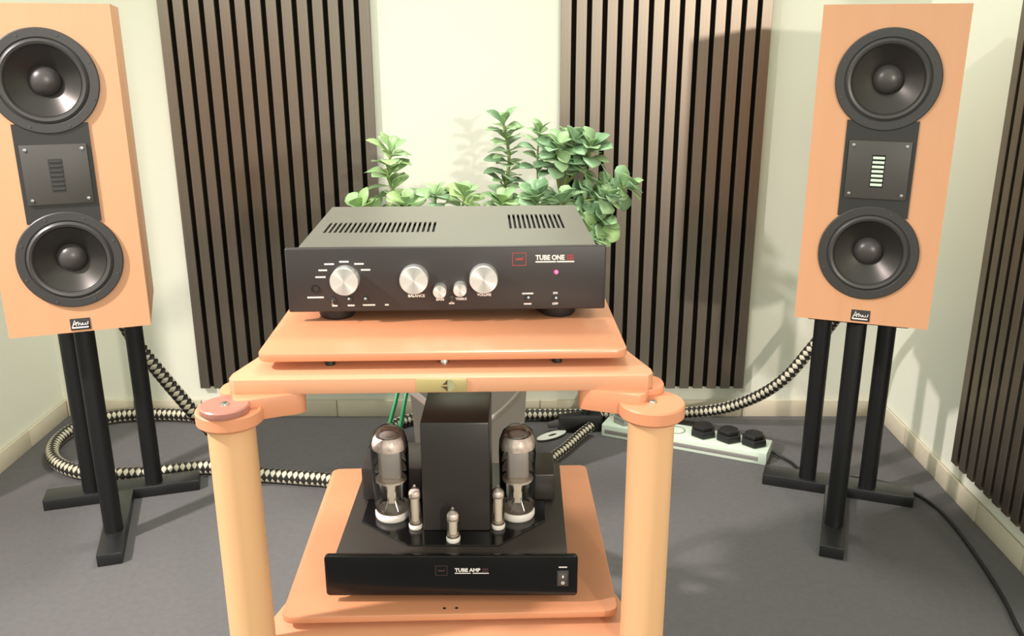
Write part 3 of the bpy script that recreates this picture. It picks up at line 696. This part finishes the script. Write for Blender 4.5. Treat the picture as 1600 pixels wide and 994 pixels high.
# left clump
stem([(-0.215, 2.17, 0.585), (-0.28, 2.16, 0.68), (-0.315, 2.15, 0.77), (-0.306, 2.15, 0.828)], 0.0045, 17, 'y', 0.060, 0.2, 4)
stem([(-0.225, 2.15, 0.585), (-0.32, 2.13, 0.66), (-0.375, 2.11, 0.700)], 0.0038, 9, 'y', 0.060, 0.4, 3)
stem([(-0.205, 2.12, 0.585), (-0.255, 2.09, 0.67), (-0.268, 2.08, 0.720)], 0.0038, 8, 'y', 0.060, 0.4, 4)
# low middle sprigs
stem([(-0.17, 2.12, 0.585), (-0.195, 2.10, 0.68), (-0.200, 2.09, 0.735)], 0.0036, 7, 'g', 0.052, 0.45, 4)
stem([(-0.12, 2.12, 0.585), (-0.140, 2.10, 0.68), (-0.132, 2.09, 0.735)], 0.0036, 8, 'y', 0.060, 0.45, 5)
# tall upright stem
stem([(-0.07, 2.20, 0.585), (-0.050, 2.20, 0.70), (-0.030, 2.20, 0.80), (-0.042, 2.20, 0.888)], 0.0055, 28, 'g', 0.055, 0.2, 5)
stem([(-0.06, 2.12, 0.585), (-0.045, 2.10, 0.67), (-0.045, 2.09, 0.720)], 0.0036, 9, 'y', 0.056, 0.45, 4)
# thin sparse stem
stem([(0.00, 2.18, 0.585), (0.035, 2.18, 0.72), (0.038, 2.18, 0.82), (0.042, 2.18, 0.870)], 0.0032, 9, 'g', 0.050, 0.5, 4)
# thick right stem and its branches
stem([(-0.01, 2.22, 0.585), (0.085, 2.20, 0.70), (0.110, 2.19, 0.79), (0.118, 2.19, 0.845)], 0.0085, 17, 'g', 0.062, 0.55, 5)
stem([(0.095, 2.20, 0.72), (0.080, 2.16, 0.80), (0.085, 2.14, 0.840)], 0.0040, 13, 'g', 0.058, 0.35, 5)
stem([(0.100, 2.20, 0.74), (0.150, 2.18, 0.80), (0.165, 2.17, 0.840)], 0.0040, 13, 'g', 0.056, 0.35, 4)
stem([(0.095, 2.20, 0.71), (0.18, 2.17, 0.745), (0.250, 2.16, 0.745)], 0.0042, 14, 'g', 0.054, 0.35, 4, 0.1)
stem([(0.085, 2.20, 0.68), (0.16, 2.16, 0.715), (0.205, 2.14, 0.720)], 0.0042, 13, 'g', 0.056, 0.3, 4, 0.1)
stem([(0.060, 2.20, 0.66), (0.15, 2.14, 0.68), (0.19, 2.12, 0.665)], 0.0042, 14, 'g', 0.060, 0.3, 4, 0.4)
stem([(0.050, 2.18, 0.64), (0.13, 2.11, 0.65), (0.170, 2.09, 0.630)], 0.0042, 12, 'y', 0.058, 0.4, 4, 0.4)
stem([(0.00, 2.12, 0.585), (0.04, 2.08, 0.68), (0.035, 2.07, 0.735)], 0.0040, 12, 'g', 0.058, 0.35, 5)
stem([(0.02, 2.12, 0.60), (0.080, 2.08, 0.68), (0.090, 2.07, 0.725)], 0.0040, 10, 'g', 0.058, 0.4, 4)

# the leaves that show largest are parts of their stem; the small rest is one part of the plant
LEAVES.sort(key=lambda q: -q[0])
for _, st_, kind, v_, mw in LEAVES[:292]:
    o = bpy.data.objects.new('leaf', LEAF[kind][v_]); C.objects.link(o); o.parent = st_; o.matrix_local = mw
rest = bmesh.new()
for _, st_, kind, v_, mw in LEAVES[292:]:
    n0 = len(rest.verts); rest.from_mesh(LEAF[kind][v_]); rest.verts.ensure_lookup_table()
    bmesh.ops.transform(rest, matrix=mw, verts=rest.verts[n0:])
me = bpy.data.meshes.new('small_leaves'); rest.to_mesh(me); rest.free(); me.shade_smooth(); me.materials.append(M['leaf'])
o = bpy.data.objects.new('small_leaves', me); C.objects.link(o); o.parent = plant; o['kind'] = 'stuff'
